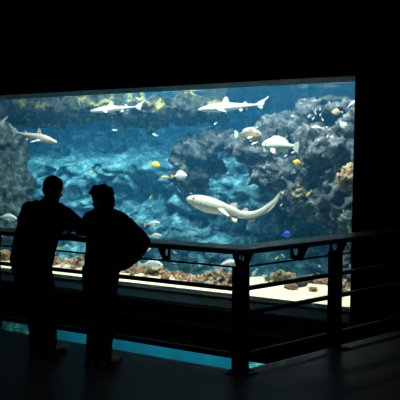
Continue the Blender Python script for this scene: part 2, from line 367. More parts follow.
tag(link('lower_tank_water', bm, water_mat('teal_water', (.03, .45, .65), .04, (.1, .7, .88), .25)), 'teal water filling the lower tank below the balcony', 'water', kind='stuff')

# ------------------------------------------------------------------ railing
def railing():
    root = tag(empty('balcony_railing', (CX, CY, 0)), 'black steel balcony railing with wide top rail and holed brackets, bent at the corner', 'railing')
    ux, uy = Vector((-1, 0, 0)), RD
    nx = Vector((0, -1, 0)); ny = Vector((RD.y, -RD.x, 0))      # towards the visitors
    bis = (nx+ny).normalized(); mit = 1/ bis.dot(nx)
    LL, LR = 9.1, 4.25
    def sweep(name, prof, m, bevel=0):
        bm = bmesh.new(); rings = []
        for base, n_, k in ((ux*LL, nx, 1), (Vector(), bis, mit), (uy*LR, ny, 1)):
            rings.append([bm.verts.new(base + n_*(a*k) + Vector((0, 0, z))) for a, z in prof])
        N = len(prof)
        for r in range(2):
            for i in range(N): bm.faces.new((rings[r][i], rings[r][(i+1) % N], rings[r+1][(i+1) % N], rings[r+1][i]))
        bm.faces.new(rings[0]); bm.faces.new(rings[2][::-1])
        return link(name, bm, m, root)
    def rnd(a0, a1, z0, z1, r):
        pts = []
        for cx, cz, s in ((a1-r, z1-r, 0), (a0+r, z1-r, 90), (a0+r, z0+r, 180), (a1-r, z0+r, 270)):
            for t in (0, 30, 60, 90): pts.append((cx+r*math.cos(R(s+t)), cz+r*math.sin(R(s+t))))
        return pts
    sweep('top_rail', rnd(-.10, .13, 1.046, 1.092, .010), M_railtop)
    sweep('rod', [(.009*math.cos(R(t)), .914+.009*math.sin(R(t))) for t in range(0, 360, 45)], M_rail)
    for z in (.723, .505, .137):
        sweep('rail', rnd(-.022, .022, z-.018, z+.018, .006), M_rail)
    def plate(name, u, n_, t, poly, th, hole=None, foot=False):
        bm = bmesh.new(); o = u*t
        def V(a, z, s): return bm.verts.new(o + n_*a + Vector((0, 0, z)) + u*(s*th/2))
        if not hole:
            A = [V(a, z, 1) for a, z in poly]; B = [V(a, z, -1) for a, z in poly]
            bm.faces.new(A); bm.faces.new(B[::-1])
            for i in range(len(A)): j = (i+1) % len(A); bm.faces.new((A[i], B[i], B[j], A[j]))
        else:
            (ha, hz, hr, sz) = hole; K = 96
            # outline sampled by angle around the hole
            outer = []
            for k in range(K):
                an = 2*math.pi*k/K; d = Vector((math.cos(an), math.sin(an))); best = None
                for i in range(len(poly)):
                    p = Vector(poly[i]); q = Vector(poly[(i+1) % len(poly)]); e = q-p
                    den = d.x*e.y-d.y*e.x
                    if abs(den) < 1e-9: continue
                    w_ = p-Vector((ha, hz)); tt = (w_.x*e.y-w_.y*e.x)/den; ss = (w_.x*d.y-w_.y*d.x)/den
                    if tt > 0 and -1e-6 <= ss <= 1+1e-6 and (best is None or tt > best): best = tt
                outer.append((ha+d.x*best, hz+d.y*best))
            inner = [(ha+hr*math.cos(2*math.pi*k/K), hz+hr*sz*math.sin(2*math.pi*k/K)) for k in range(K)]
            rr_ = [[V(a, z, s) for a, z in lst] for lst in (outer, inner) for s in (1, -1)]
            O1, O2, I1, I2 = rr_
            for k in range(K):
                j = (k+1) % K
                bm.faces.new((O1[k], O1[j], I1[j], I1[k])); bm.faces.new((O2[k], I2[k], I2[j], O2[j]))
                bm.faces.new((O1[k], O2[k], O2[j], O1[j])); bm.faces.new((I1[k], I1[j], I2[j], I2[k]))
        return link(name, bm, M_rail, root)
    BR = [(-.10, .908), (.045, .908), (.126, 1.048), (-.10, 1.048)]
    BRL = [(-.095, .908), (.015, .908), (.126, 1.048), (-.10, 1.048)]
    HO = (-.036, .988, .037, 1.15)
    for u, n_, brs, posts, br in ((ux, nx, [.02, .73, 1.4, 2.1, 2.79, 3.5, 4.2, 4.9, 5.6], [.02, 1.4, 2.79, 4.2, 5.6], BRL), (uy, ny, [.04, .66, 1.16, 1.73, 2.29, 2.88, 3.43], [.04, 1.16, 2.29, 3.43], BR)):
        for t in brs: plate('bracket', u, n_, t, br, .014, HO)
        for t in posts:
            post = plate('post', u, n_, t, ([(-.065, .004), (.095, .004), (.095, .93), (-.065, .93)] if u is ux else [(-.10, .004), (.06, .004), (.06, .93), (-.10, .93)]), .035)
            bm = bmesh.new(); o_ = u*t; 
            A = [bm.verts.new(o_+n_*a+u*b+Vector((0, 0, z))) for z in (.001, .013) for a, b in ((-.10 if t>9 else .0, -.06), (.13, -.06), (.13, .06), (.0, .06))]
            for q in ((0,1,2,3),(7,6,5,4),(0,4,5,1),(1,5,6,2),(2,6,7,3),(3,7,4,0)): bm.faces.new([A[i] for i in q])
            link('base_plate', bm, M_rail, post)
railing()

# ------------------------------------------------------------------ people
def caps(bm, p0, r0, p1, r1, flat=None):
    p0 = Vector(p0); p1 = Vector(p1); d = p1-p0; L = d.length
    q = d.to_track_quat('Z', 'Y').to_matrix().to_4x4()
    bmesh.ops.create_cone(bm, cap_ends=True, segments=20, radius1=r0, radius2=r1, depth=L, matrix=Matrix.Translation((p0+p1)/2) @ q)
    for p, r in ((p0, r0), (p1, r1)): bmesh.ops.create_icosphere(bm, subdivisions=3, radius=r, matrix=Matrix.Translation(p))
def chain(bm, pts):
    for a, b in zip(pts, pts[1:]): caps(bm, a[0], a[1], b[0], b[1])
def grown(name, bm, voxel, m, parent):
    bm = remeshed(bm, voxel); return link(name, bm, m, parent, True)
def hand(bm, wrist, dirv, side_v, curl_v):
    """palm, four unequal fingers and a thumb leaving the side of the palm"""
    w_ = Vector(wrist); d = Vector(dirv).normalized(); s = Vector(side_v).normalized(); c = Vector(curl_v).normalized()
    for k in range(4):
        b = w_+d*.085+s*(.030-.020*k); l = (.036, .042, .040, .031)[k]
        caps(bm, w_+s*(.018-.012*k), .014, b, .0115)
        m1 = b+d*l+c*.006; m2 = m1+d*l*.55+c*l*.55; m3 = m2+d*l*.1+c*l*.55
        caps(bm, b, .0100, m1, .009); caps(bm, m1, .009, m2, .0082); caps(bm, m2, .0082, m3, .0072)
    t0 = w_+d*.02+s*.026; t1 = t0+d*.035+s*.028+c*.008; t2 = t1+d*.03+s*.006+c*.014
    caps(bm, t0, .014, t1, .0115); caps(bm, t1, .0115, t2, .009)
def head(bm, c, rot, k=1.0):
    """skull, jaw, nose, lips, ears; faces local +Y"""
    def T(x, y, z): return Vector(c)+rot @ (Vector((x, y, z))*k)
    def E(p, r, rx=0):
        ell(bm, T(*p), [q*k for q in r], 3, (rot @ Euler((rx, 0, 0)).to_matrix()).to_euler())
    E((0, -.008, .03), (.076, .095, .092)); E((0, .03, -.045), (.056, .062, .068)); E((0, .055, -.085), (.030, .030, .022))
    E((0, .098, -.012), (.012, .020, .026), .3); E((0, .106, -.026), (.017, .014, .011))
    E((0, .088, -.052), (.024, .010, .006)); E((0, .087, -.062), (.020, .010, .007))
    for s in (-1, 1):
        E((s*.078, -.01, -.005), (.010, .020, .032)); E((s*.03, .082, .028), (.022, .012, .008)); E((s*.04, .065, -.03), (.025, .022, .022))
def person(name, base, label, rz=0, build=None):
    root = empty(name, base, rz); tag(root, label, 'person'); build(root); return root

def man(root):
    hc = Vector((.0, .30, 1.535)); hr = Euler((R(-18), 0, R(12))).to_matrix()
    bm = bmesh.new()      # continuous body
    head(bm, hc, hr, 1.05)
    chain(bm, [((0, .24, 1.46), .058), ((0, .17, 1.36), .06), ((0, .10, 1.2), .115), ((0, .0, 1.02), .12), ((0.01, -.05, .93), .12)])
    for s in (-1, 1):
        chain(bm, [((s*.08, -.04, .92), .085), ((s*.075+.06, .03, .50), .058), ((s*.075+.09, -.01, .09), .040)])
        chain(bm, [((s*.075+.09, -.01, .09), .035), ((s*.085+.09, .13, .045), .03)])
        chain(bm, [((s*.16, .17, 1.345), .052), ((s*.30, .245, 1.235), .046), ((s*.38, .335, 1.172), .040), ((s*.14, .50, 1.145), .028)])
        hand(bm, (s*.13, .505, 1.145), (-s*1, .35, -.05), (0, .2, 1), (-.1*s, -.6, -.7))
    grown('body', bm, .0075, M_skin, root)
    bm = bmesh.new()      # hair: short crop
    for a, r in (((0, -.018, .045), (.095, .110, .094)), ((0, -.06, -.01), (.080, .06, .075))):
        ell(bm, hc+hr @ Vector(a), r, 3, hr.to_euler())
    bm = remeshed(bm, .012)
    cut = [v for v in bm.verts if (hr.inverted() @ (v.co-hc)).y > .055 and (hr.inverted() @ (v.co-hc)).z < .06]
    bmesh.ops.delete(bm, geom=cut, context='VERTS'); displace_bm(bm, .006, 30, 3)
    link('hair', bm, M_hair, root, True)
    bm = bmesh.new()      # jacket with sleeves and hem
    chain(bm, [((0, .21, 1.39), .095), ((0, .12, 1.22), .165), ((0, .02, 1.03), .165), ((.01, -.05, .90), .16), ((.02, -.04, .76), .155)])
    for s in (-1, 1):
        chain(bm, [((s*.06, .16, 1.34), .105), ((s*.165, .165, 1.345), .092), ((s*.10, .07, 1.15), .135), ((s*.075+.01, -.04, .93), .135), ((s*.06+.02, -.04, .76), .125)])
        chain(bm, [((s*.17, .17, 1.345), .088), ((s*.30, .24, 1.235), .075), ((s*.385, .33, 1.175), .064), ((s*.17, .49, 1.155), .045)])
    chain(bm, [((-.10, .19, 1.405), .05), ((.10, .19, 1.405), .05)])
    ell(bm, Vector((0, .215, 1.43)), (.078, .075, .045))
    bm = remeshed(bm, .014); displace_bm(bm, .012, 7, 5); link('jacket', bm, M_jacket, root, True)
    bm = bmesh.new()
    caps(bm, (0, -.05, .90), .15, (0, -.05, .86), .15)
    for s in (-1, 1): chain(bm, [((s*.08, -.04, .88), .12), ((s*.075+.06, .03, .50), .086), ((s*.075+.09, -.01, .10), .070)])
    bm = remeshed(bm, .013); displace_bm(bm, .008, 9, 6); link('trousers', bm, M_trousers, root, True)
    for s in (-1, 1):
        bm = bmesh.new(); chain(bm, [((s*.075+.09, -.03, .055), .050), ((s*.08+.09, .08, .045), .046), ((s*.085+.09, .17, .038), .036)]); box(bm, (s*.08+.045, -.08, .002), (s*.08+.135, .20, .025), bevel=.01)
        grown('shoe', bm, .009, M_shoe, root)
    for s in (-1, 1):
        bm = bmesh.new(); bmesh.ops.create_icosphere(bm, subdivisions=2, radius=.0125, matrix=Matrix.Translation(hc+hr @ Vector((s*.031, .083, .010))))
        link('eye', bm, M_eye, root, True)
def companion(root):
    hc = Vector((-.13, .20, 1.475)); hr = Euler((R(-14), 0, R(76))).to_matrix()
    bm = bmesh.new(); head(bm, hc, hr)
    chain(bm, [((-.10, .16, 1.40), .055), ((-.06, .12, 1.32), .065), ((.01, .05, 1.15), .10), ((.02, -.02, .98), .10), ((.01, -.04, .88), .095)])
    for s in (-1, 1):
        chain(bm, [((s*.05, -.04, .86), .075), ((s*.065-.03, .03, .48), .055), ((s*.065-.05, -.01, .09), .038)])
        chain(bm, [((s*.065-.05, -.01, .09), .033), ((s*.07-.01, .12, .045), .028)])
    chain(bm, [((-.18, .11, 1.285), .05), ((-.32, .19, 1.21), .044), ((-.43, .29, 1.163), .038), ((-.22, .45, 1.14), .026)])
    hand(bm, (-.21, .455, 1.14), (1, .3, -.05), (0, .2, 1), (.1, -.6, -.7))
    chain(bm, [((.15, .07, 1.29), .05), ((.27, .05, 1.21), .045), ((.36, .04, 1.13), .04), ((.29, .04, 1.05), .034), ((.20, .0, .985), .026)])
    hand(bm, (.19, -.0, .975), (-.9, -.1, -.4), (.2, .9, .2), (-.5, -.5, -.6))
    grown('body', bm, .0075, M_skin, root)
    bm = bmesh.new()
    for a, r in (((0, -.022, .040), (.094, .112, .096)), ((0, -.07, -.04), (.078, .066, .085)), ((0, .112, .085), (.040, .045, .022)), ((.0, .04, .11), (.06, .06, .03))):
        ell(bm, hc+hr @ Vector(a), r, 3, hr.to_euler())
    bm = remeshed(bm, .012)
    cut = [v for v in bm.verts if (hr.inverted() @ (v.co-hc)).y > .05 and (hr.inverted() @ (v.co-hc)).z < .055]
    bmesh.ops.delete(bm, geom=cut, context='VERTS'); displace_bm(bm, .012, 26, 4)
    link('hair', bm, M_hair, root, True)
    bm = bmesh.new()      # bulky jacket, right hand in its pocket
    chain(bm, [((-.06, .12, 1.33), .09), ((.01, .06, 1.17), .14), ((.03, -.02, 1.0), .135), ((.02, -.04, .88), .13), ((.0, -.03, .74), .125)])
    for s in (-1, 1): chain(bm, [((s*.06, .10, 1.29), .095), ((s*.15, .09, 1.28), .085), ((s*.07+.03, .03, 1.1), .12), ((s*.05+.02, -.03, .9), .115), ((s*.05, -.02, .74), .105)])
    chain(bm, [((-.18, .11, 1.285), .085), ((-.32, .19, 1.21), .07), ((-.44, .29, 1.165), .060), ((-.24, .44, 1.148), .042)])
    chain(bm, [((.15, .07, 1.29), .095), ((.27, .05, 1.21), .10), ((.375, .04, 1.13), .075), ((.30, .04, 1.05), .085), ((.23, .02, .98), .07)])
    chain(bm, [((.15, .03, 1.17), .12), ((.24, .03, 1.08), .10), ((.17, .0, 1.0), .11)])
    ell(bm, Vector((-.09, .13, 1.375)), (.080, .075, .05)); chain(bm, [((-.05, .12, 1.37), .06), ((.12, .08, 1.32), .08)])
    bm = remeshed(bm, .014); displace_bm(bm, .012, 7, 9); link('jacket', bm, M_jacket2, root, True)
    bm = bmesh.new(); caps(bm, (0, -.05, .88), .14, (0, -.05, .84), .14)
    for s in (-1, 1): chain(bm, [((s*.065, -.04, .86), .105), ((s*.065-.03, .03, .48), .078), ((s*.065-.05, -.01, .10), .062)])
    bm = remeshed(bm, .013); displace_bm(bm, .008, 9, 2); link('trousers', bm, M_trousers, root, True)
    for s in (-1, 1):
        bm = bmesh.new(); chain(bm, [((s*.065-.05, -.03, .052), .046), ((s*.07-.05, .07, .042), .042), ((s*.07-.01, .15, .036), .033)]); box(bm, (s*.07-.09, -.075, .002), (s*.07-.01, .18, .025), bevel=.01)
        grown('shoe', bm, .009, M_shoe, root)
    for s in (-1, 1):
        bm = bmesh.new(); bmesh.ops.create_icosphere(bm, subdivisions=2, radius=.0125, matrix=Matrix.Translation(hc+hr @ Vector((s*.031, .083, .010))))
        link('eye', bm, M_eye, root, True)
person('person', (-3.52, CY-.46, 0), 'person in dark jacket with both elbows on the railing, left of the two', build=man)
person('person', (-2.78, CY-.44, 0), 'person in bulky dark jacket turned towards the other, one elbow out, right of the two', build=companion)

# ------------------------------------------------------------------ fish
def fish_mat(name, back, belly, edge=.0, stripes=None, spots=None, fw=.12):
    """countershaded hide: back and belly colours meet along the flank (object z)"""
    m = bpy.data.materials.new(name); n, l = nodes(m); b = n['Principled BSDF']; b.inputs['Roughness'].default_value = .35
    a = n.new('ShaderNodeAttribute'); a.attribute_name = 'uvz'
    r = n.new('ShaderNodeValToRGB'); l.new(a.outputs['Fac'], r.inputs[0])
    r.color_ramp.elements[0].position = max(0, .5+edge-fw); r.color_ramp.elements[1].position = min(1, .5+edge+fw)
    r.color_ramp.elements[0].color = (*belly, 1); r.color_ramp.elements[1].color = (*back, 1)
    out = r.outputs[0]
    if spots:
        v = n.new('ShaderNodeTexVoronoi'); v.inputs['Scale'].default_value = spots[1]
        tc = n.new('ShaderNodeTexCoord'); l.new(tc.outputs['Object'], v.inputs['Vector'])
        r2 = n.new('ShaderNodeValToRGB'); r2.color_ramp.elements[0].position = .12; r2.color_ramp.elements[1].position = .2
        r2.color_ramp.elements[0].color = (1, 1, 1, 1); r2.color_ramp.elements[1].color = (0, 0, 0, 1)
        l.new(v.outputs[0], r2.inputs[0])
        mx = n.new('ShaderNodeMix'); mx.data_type = 'RGBA'; l.new(r2.outputs[0], mx.inputs['Factor']); l.new(out, mx.inputs['A']); mx.inputs['B'].default_value = (*spots[0], 1)
        out = mx.outputs['Result']
    if stripes:
        wv = n.new('ShaderNodeTexWave'); wv.inputs['Scale'].default_value = stripes[1]; wv.inputs['Distortion'].default_value = 1
        tc = n.new('ShaderNodeTexCoord'); l.new(tc.outputs['Object'], wv.inputs['Vector'])
        r2 = n.new('ShaderNodeValToRGB'); r2.color_ramp.elements[0].position = .6; r2.color_ramp.elements[1].position = .75
        l.new(wv.outputs[0], r2.inputs[0])
        mx = n.new('ShaderNodeMix'); mx.data_type = 'RGBA'; l.new(r2.outputs[0], mx.inputs['Factor']); l.new(out, mx.inputs['A']); mx.inputs['B'].default_value = (*stripes[0], 1)
        out = mx.outputs['Result']
    l.new(out, b.inputs['Base Color']); return m
FM = {
 'shark': fish_mat('grey_shark_skin', (.40, .34, .28), (.95, .95, .92), .0),
 'zebra': fish_mat('sandy_spotted_shark_skin', (.55, .48, .37), (.95, .93, .85), .0, spots=((.25, .2, .14), 12)),
 'silver': fish_mat('silver_scales', (.72, .78, .76), (.95, .97, .95), .1),
 'yellow': fish_mat('yellow_scales', (.95, .72, .08), (.98, .85, .3)),
 'orange': fish_mat('orange_scales', (.95, .55, .22), (.95, .8, .55)),
 'grouper': fish_mat('brown_grouper_skin', (.26, .19, .14), (.55, .42, .20), spots=((.14, .09, .07), 16)),
 'pale': fish_mat('toplit_pale_green_skin', (.97, .98, .95), (.42, .66, .52), -.02, fw=.06),  # white back is strong light from above, put into the colour
 'white': fish_mat('white_scales', (.98, .98, .97), (.9, .93, .92)),
 'blue': fish_mat('royal_blue_scales', (.04, .08, .75), (.1, .2, .85)),
 'darkblue': fish_mat('dark_blue_scales', (.01, .03, .25), (.02, .06, .3)),
 'purple': fish_mat('mauve_silver_scales', (.80, .72, .85), (.42, .62, .55), .05),
}
FIN = {
 'grey': mat('grey_fin', (.50, .48, .46), .5), 'dark': mat('dark_fin', (.02, .02, .025), .5), 'white': mat('white_fin', (.95, .95, .93), .5),
 'sand': mat('sandy_fin', (.62, .54, .44), .5), 'yellow': mat('yellow_fin', (.95, .75, .1), .5), 'orange': mat('orange_fin', (.95, .6, .3), .5),
 'pink': mat('pink_fin', (.95, .55, .45), .5), 'silver': mat('silver_fin', (.8, .85, .83), .5), 'brown': mat('brown_fin', (.35, .26, .2), .5), 'blue': mat('blue_fin', (.04, .1, .8), .5),
 'green': mat('pale_green_fin', (.55, .75, .62), .5)}
PROF = {  # t, half height up, half height down, half width (x body length)
 'shark': [(0, .004, .004, .006), (.03, .022, .014, .028), (.1, .045, .035, .05), (.2, .066, .055, .068), (.32, .078, .066, .075), (.45, .07, .06, .066), (.6, .05, .042, .046), (.72, .032, .028, .03), (.82, .018, .017, .017), (.9, .013, .012, .010), (1, .006, .006, .004)],
 'zebra': [(0, .012, .014, .03), (.03, .034, .030, .050), (.1, .054, .060, .072), (.2, .062, .074, .08), (.3, .056, .060, .070), (.4, .042, .040, .050), (.5, .034, .030, .034), (.62, .028, .024, .022), (.75, .020, .016, .013), (.88, .012, .012, .008), (1, .003, .003, .002)],
 'fish': [(0, .01, .01, .008), (.05, .05, .045, .03), (.15, .12, .10, .06), (.3, .17, .15, .075), (.45, .165, .15, .07), (.6, .12, .11, .05), (.72, .06, .058, .028), (.8, .035, .035, .015), (.86, .032, .032, .008)],
 'deep': [(0, .012, .012, .01), (.05, .08, .07, .03), (.15, .19, .17, .06), (.3, .27, .25, .075), (.45, .28, .26, .07), (.6, .21, .2, .05), (.72, .09, .09, .028), (.8, .045, .045, .015), (.86, .04, .04, .008)],
 'grouper': [(0, .02, .02, .02), (.05, .07, .07, .05), (.15, .14, .12, .09), (.3, .19, .16, .11), (.45, .19, .16, .10), (.6, .14, .12, .07), (.72, .08, .075, .04), (.8, .055, .055, .02), (.86, .05, .05, .012)],
}
# fins: (t along body, side, polygon in (back, out) body lengths, fin material slot)
def fork(h=.17, back=.16, notch=.06): return [(-.01, .035), (back*.5, h*.6), (back, h), (notch+.02, 0), (back, -h), (back*.5, -h*.6), (-.01, -.035)]
FINS = {
 'shark': [(.36, 'up', [(0, -.01), (.05, .075), (.085, .11), (.10, .10), (.105, .03), (.13, -.01)], 1), (.36, 'uptip', [(.0635, .0885), (.085, .112), (.103, .098), (.104, .082)], 2),
           (.26, 'side', [(0, -.02), (.08, .06), (.155, .13), (.165, .12), (.13, .04), (.11, -.02)], 1), (.68, 'up', [(0, -.006), (.03, .03), (.05, .028), (.06, -.006)], 1),
           (.6, 'pelv', [(0, -.01), (.03, .05), (.06, .05), (.07, -.01)], 1), (.7, 'down', [(0, -.006), (.03, .035), (.05, .03), (.06, -.006)], 1),
           (.88, 'tail', [(0, .012), (.05, .05), (.13, .08), (.20, .115), (.20, .098), (.14, .05), (.085, .015), (.09, -.04), (.085, -.07), (.06, -.06), (.0, -.012)], 1)],
 'zebra': [(.38, 'up', [(0, -.01), (.03, .03), (.06, .042), (.075, .04), (.07, .015), (.085, -.01)], 1), (.5, 'up', [(0, -.006), (.03, .035), (.06, .033), (.07, -.004)], 1),
           (.27, 'side', [(0, -.03), (.06, .01), (.13, .035), (.155, .03), (.11, -.005), (.07, -.03)], 1), (.42, 'pelv', [(0, -.01), (.03, .05), (.07, .055), (.07, -.01)], 1),
           (.56, 'down', [(0, -.006), (.02, .035), (.07, .03), (.09, -.004)], 1), (.62, 'down', [(0, -.01), (.06, .012), (.14, .022), (.22, .02), (.32, .006), (.37, .0)], 1), (.66, 'up', [(0, -.006), (.1, .012), (.25, .016), (.32, 0)], 1)],
 'fish': [(.25, 'up', [(0, -.02), (.05, .05), (.2, .06), (.36, .03), (.45, -.04)], 1), (.55, 'down', [(0, -.02), (.05, .05), (.15, .03), (.18, -.03)], 1), (.86, 'tail', fork(), 1),
          (.28, 'side', [(0, -.02), (.10, .06), (.14, .05), (.08, -.03)], 1), (.35, 'pelv', [(0, -.01), (.05, .06), (.08, .04), (.06, -.01)], 1)],
 'deep': [(.22, 'up', [(0, -.03), (.08, .05), (.3, .08), (.45, .03), (.5, -.09)], 1), (.45, 'down', [(0, -.03), (.1, .06), (.25, .03), (.3, -.05)], 1), (.86, 'tail', fork(.14, .14, .10), 1),
          (.28, 'side', [(0, -.02), (.10, .06), (.14, .05), (.08, -.03)], 1)],
 'grouper': [(.25, 'up', [(0, -.02), (.05, .05), (.25, .06), (.4, .08), (.48, .04), (.48, -.05)], 1), (.55, 'down', [(0, -.03), (.08, .07), (.17, .06), (.2, -.03)], 1),
             (.86, 'tail', [(-.01, .045), (.06, .12), (.14, .15), (.15, 0), (.14, -.15), (.06, -.12), (-.01, -.045)], 1), (.28, 'side', [(0, -.03), (.04, .10), (.12, .16), (.17, .13), (.15, .04), (.08, -.03)], 2),
             (.33, 'pelv', [(0, -.01), (.05, .09), (.1, .08), (.07, -.01)], 1)],
}
def creature(name, pts, shape, fm, fins, label, cat='fish', group=None, roll=0, eyes=True, fat=1.0, side_down=.5, res=1):
    """pts: world points nose..tail"""
    base = Vector(pts[len(pts)//2]) if len(pts) > 2 else (Vector(pts[0])+Vector(pts[1]))/2
    S = [Vector(p)-base for p in pts]
    if len(S) == 2:
        d = S[1]-S[0]; lat = d.cross(Vector((0, 0, 1))).normalized()*d.length
        S = [S[0]+d*(k/8)+lat*(.035*math.sin(k/8*math.pi*1.5)*(k/8)) for k in range(9)]
    cum = [0]
    for a, b in zip(S, S[1:]): cum.append(cum[-1]+(b-a).length)
    Ln = cum[-1]
    def at(t):
        s = max(0, min(1, t))*Ln
        for i in range(len(S)-1):
            if s <= cum[i+1] or i == len(S)-2:
                f = (s-cum[i])/(cum[i+1]-cum[i])
                p0 = S[max(0, i-1)]; p1 = S[i]; p2 = S[i+1]; p3 = S[min(len(S)-1, i+2)]
                return .5*((2*p1)+(p2-p0)*f+(2*p0-5*p1+4*p2-p3)*f*f+(3*p1-p0-3*p2+p3)*f**3)
    def frame(t):
        p = at(t); d = (at(min(1, t+.02))-at(max(0, t-.02))).normalized()   # points to the tail
        side = d.cross(Vector((0, 0, 1))).normalized(); up = side.cross(d).normalized()
        if roll:
            q = Matrix.Rotation(roll, 3, d); side = q @ side; up = q @ up
        return p, d, up, side
    prof = PROF[shape]
    def pr(t):
        for a, b in zip(prof, prof[1:]):
            if t <= b[0]:
                f = (t-a[0])/(b[0]-a[0]); f = f*f*(3-2*f)*.3+f*.7
                return [a[k]+(b[k]-a[k])*f for k in (1, 2, 3)]
        return prof[-1][1:]
    bm = bmesh.new(); uv = bm.verts.layers.float.new('uvz')
    NT = 40 if res else 16; NR = 20 if res else 10; tmax = prof[-1][0]; rings = []
    for i in range(NT+1):
        t = tmax*(i/NT)**1.25; p, d, up, side = frame(t); h, lo, wd = [q*Ln*fat for q in pr(t)]; ring = []
        for k in range(NR):
            a = 2*math.pi*k/NR; c, s = math.cos(a), math.sin(a)
            v = bm.verts.new(p+side*(wd*c)+up*((h if s > 0 else lo)*s)); v[uv] = .5+.5*s; ring.append(v)
        rings.append(ring)
    for i in range(NT):
        for k in range(NR): bm.faces.new((rings[i][k], rings[i][(k+1) % NR], rings[i+1][(k+1) % NR], rings[i+1][k])).smooth = True
    bm.faces.new(rings[0]); bm.faces.new(rings[-1])
    for (t, kind, poly, slot) in FINS[shape]:
        sides = (1, -1) if kind in ('side', 'pelv') else (1,)
        for sd in sides:
            p, d, up, side = frame(t); h, lo, wd = [q*Ln*fat for q in pr(t)]; n_ = side
            th = .008*Ln
            if kind in ('up', 'uptip'): o_, org = up, p+up*h*.97
            elif kind == 'down': o_, org = -up, p-up*lo*.95
            elif kind == 'tail': o_, org = up, p
            elif kind == 'side': o_ = (side*sd-up*side_down).normalized(); org = p+side*sd*wd*.9-up*lo*.35; n_ = d.cross(o_)
            else: o_ = (side*sd*.6-up).normalized(); org = p-up*lo*.85+side*sd*wd*.3; n_ = d.cross(o_)
            if kind == 'uptip': th *= 1.25
            if kind in ('up', 'down') and poly[-1][0] > .12:     # long fin: a strip that follows the bend
                a0, a1 = poly[0][0], poly[-1][0]; prev = None; fs = []
                for q in range(15):
                    a = a0+(a1-a0)*q/14
                    for (xa, ya), (xb, yb) in zip(poly, poly[1:]):
                        if xa <= a <= xb+1e-6 and xb > xa: b_ = ya+(yb-ya)*(a-xa)/(xb-xa); break
                    pp, d2, up2, s2 = frame(min(1, t+a)); h2, lo2, w2 = [z*Ln*fat for z in pr(min(tmax, t+a))]
                    hh = h2 if kind == 'up' else lo2; u2 = up2 if kind == 'up' else -up2
                    in_ = pp+u2*hh*.6; out_ = pp+u2*(hh+max(b_, .0005)*Ln)
                    row = [bm.verts.new(in_+s2*th*.5), bm.verts.new(out_+s2*th*.15), bm.verts.new(out_-s2*th*.15), bm.verts.new(in_-s2*th*.5)]
                    for v in row: v[uv] = .5
                    if prev:
                        for i in range(4): fs.append(bm.faces.new((prev[i], prev[(i+1) % 4], row[(i+1) % 4], row[i])))
                    else: fs.append(bm.faces.new(row))
                    prev = row
                fs.append(bm.faces.new(prev))
                for f in fs: f.material_index = slot
                continue
            A, B = [], []
            for (a, b) in poly:
                dd = d
                if kind in ('up', 'down') and a > .09:    # long fins follow the bend
                    pp, d2, up2, s2 = frame(min(1, t+a)); h2, lo2, _ = [q*Ln*fat for q in pr(min(1, t+a))]
                    q0 = pp+(up2*(h2+b*Ln) if kind == 'up' else -up2*(lo2+b*Ln))
                else: q0 = org+dd*(a*Ln)+o_*(b*Ln)
                k_ = th*max(.25, 1-3*abs(b))
                for lst, sg in ((A, 1), (B, -1)):
                    v = bm.verts.new(q0+n_*(sg*k_*.5)); v[uv] = .5; lst.append(v)
            fs = [bm.faces.new(A), bm.faces.new(B[::-1])]
            for i in range(len(A)): j = (i+1) % len(A); fs.append(bm.faces.new((A[i], B[i], B[j], A[j])))
            for f in fs: f.material_index = slot
            bmesh.ops.triangulate(bm, faces=fs[:2])
    et = .09 if shape in ('shark', 'zebra') else .13
    p, d, up, side = frame(et); h, lo, wd = [q*Ln*fat for q in pr(et)]
    er = Ln*(.009 if shape in ('shark', 'zebra') else .022)
    if not eyes:
        for sd in (1, -1):
            r_ = bmesh.ops.create_icosphere(bm, subdivisions=1, radius=er, matrix=Matrix.Translation(p+side*sd*wd*.93+up*h*.3))
            for f in {f for v in r_['verts'] for f in v.link_faces}: f.material_index = 3
    o = link(name, bm, [FM[fm], FIN[fins[0]], FIN[fins[1]], M_eye]); o.location = base
    tag(o, label, cat, group)
    if eyes:
        for sd in (1, -1):
            b2 = bmesh.new(); bmesh.ops.create_icosphere(b2, subdivisions=2, radius=er, matrix=Matrix.Translation(p+side*sd*wd*.95+up*h*.3))
            link('eye', b2, M_eye, o, True)
    return o
def swim(name, nose, tail, Y, shape, fm, fins, label, cat='fish', Y2=None, **k):
    return creature(name, [P(*nose, Y), P(*tail, Y2 or Y)], shape, fm, fins, label, cat, **k)

# sharks
swim('blacktip_shark', (57, 142.5), (14, 131.5), 10.1, 'shark', 'shark', ('grey', 'dark'), 'pale grey shark swimming right and slightly down at the upper left', 'shark', Y2=10.3, fat=.88)
swim('blacktip_shark', (90, 111.5), (141, 106), 10.9, 'shark', 'shark', ('grey', 'dark'), 'slim grey shark just below the surface above the two people, nose to the left', 'shark', Y2=11.1, fat=.88)
swim('blacktip_shark', (198, 110), (264, 104), 10.2, 'shark', 'shark', ('grey', 'dark'), 'largest grey reef shark near the surface at upper centre, nose to the left', 'shark', Y2=10.7)
swim('blacktip_shark', (-38, 130), (3, 123), 10.6, 'shark', 'shark', ('grey', 'dark'), 'shark leaving the window at the left edge, only its tail in sight', 'shark')
zp = [(187.5, 199.5, 9.9), (197, 201, 9.9), (208, 204, 9.9), (219, 207.5, 9.95), (230, 211, 10.05), (242, 215, 10.15), (255, 214, 10.2), (267, 208, 10.2), (276, 200, 10.1), (281, 191, 10.0)]
creature('zebra_shark', [P(a, b, Y) for a, b, Y in zp], 'zebra', 'zebra', ('sand', 'sand'), 'big sandy shark with long curving tail swimming left in mid tank', 'shark', side_down=1.6, roll=R(-12), fat=1.08)
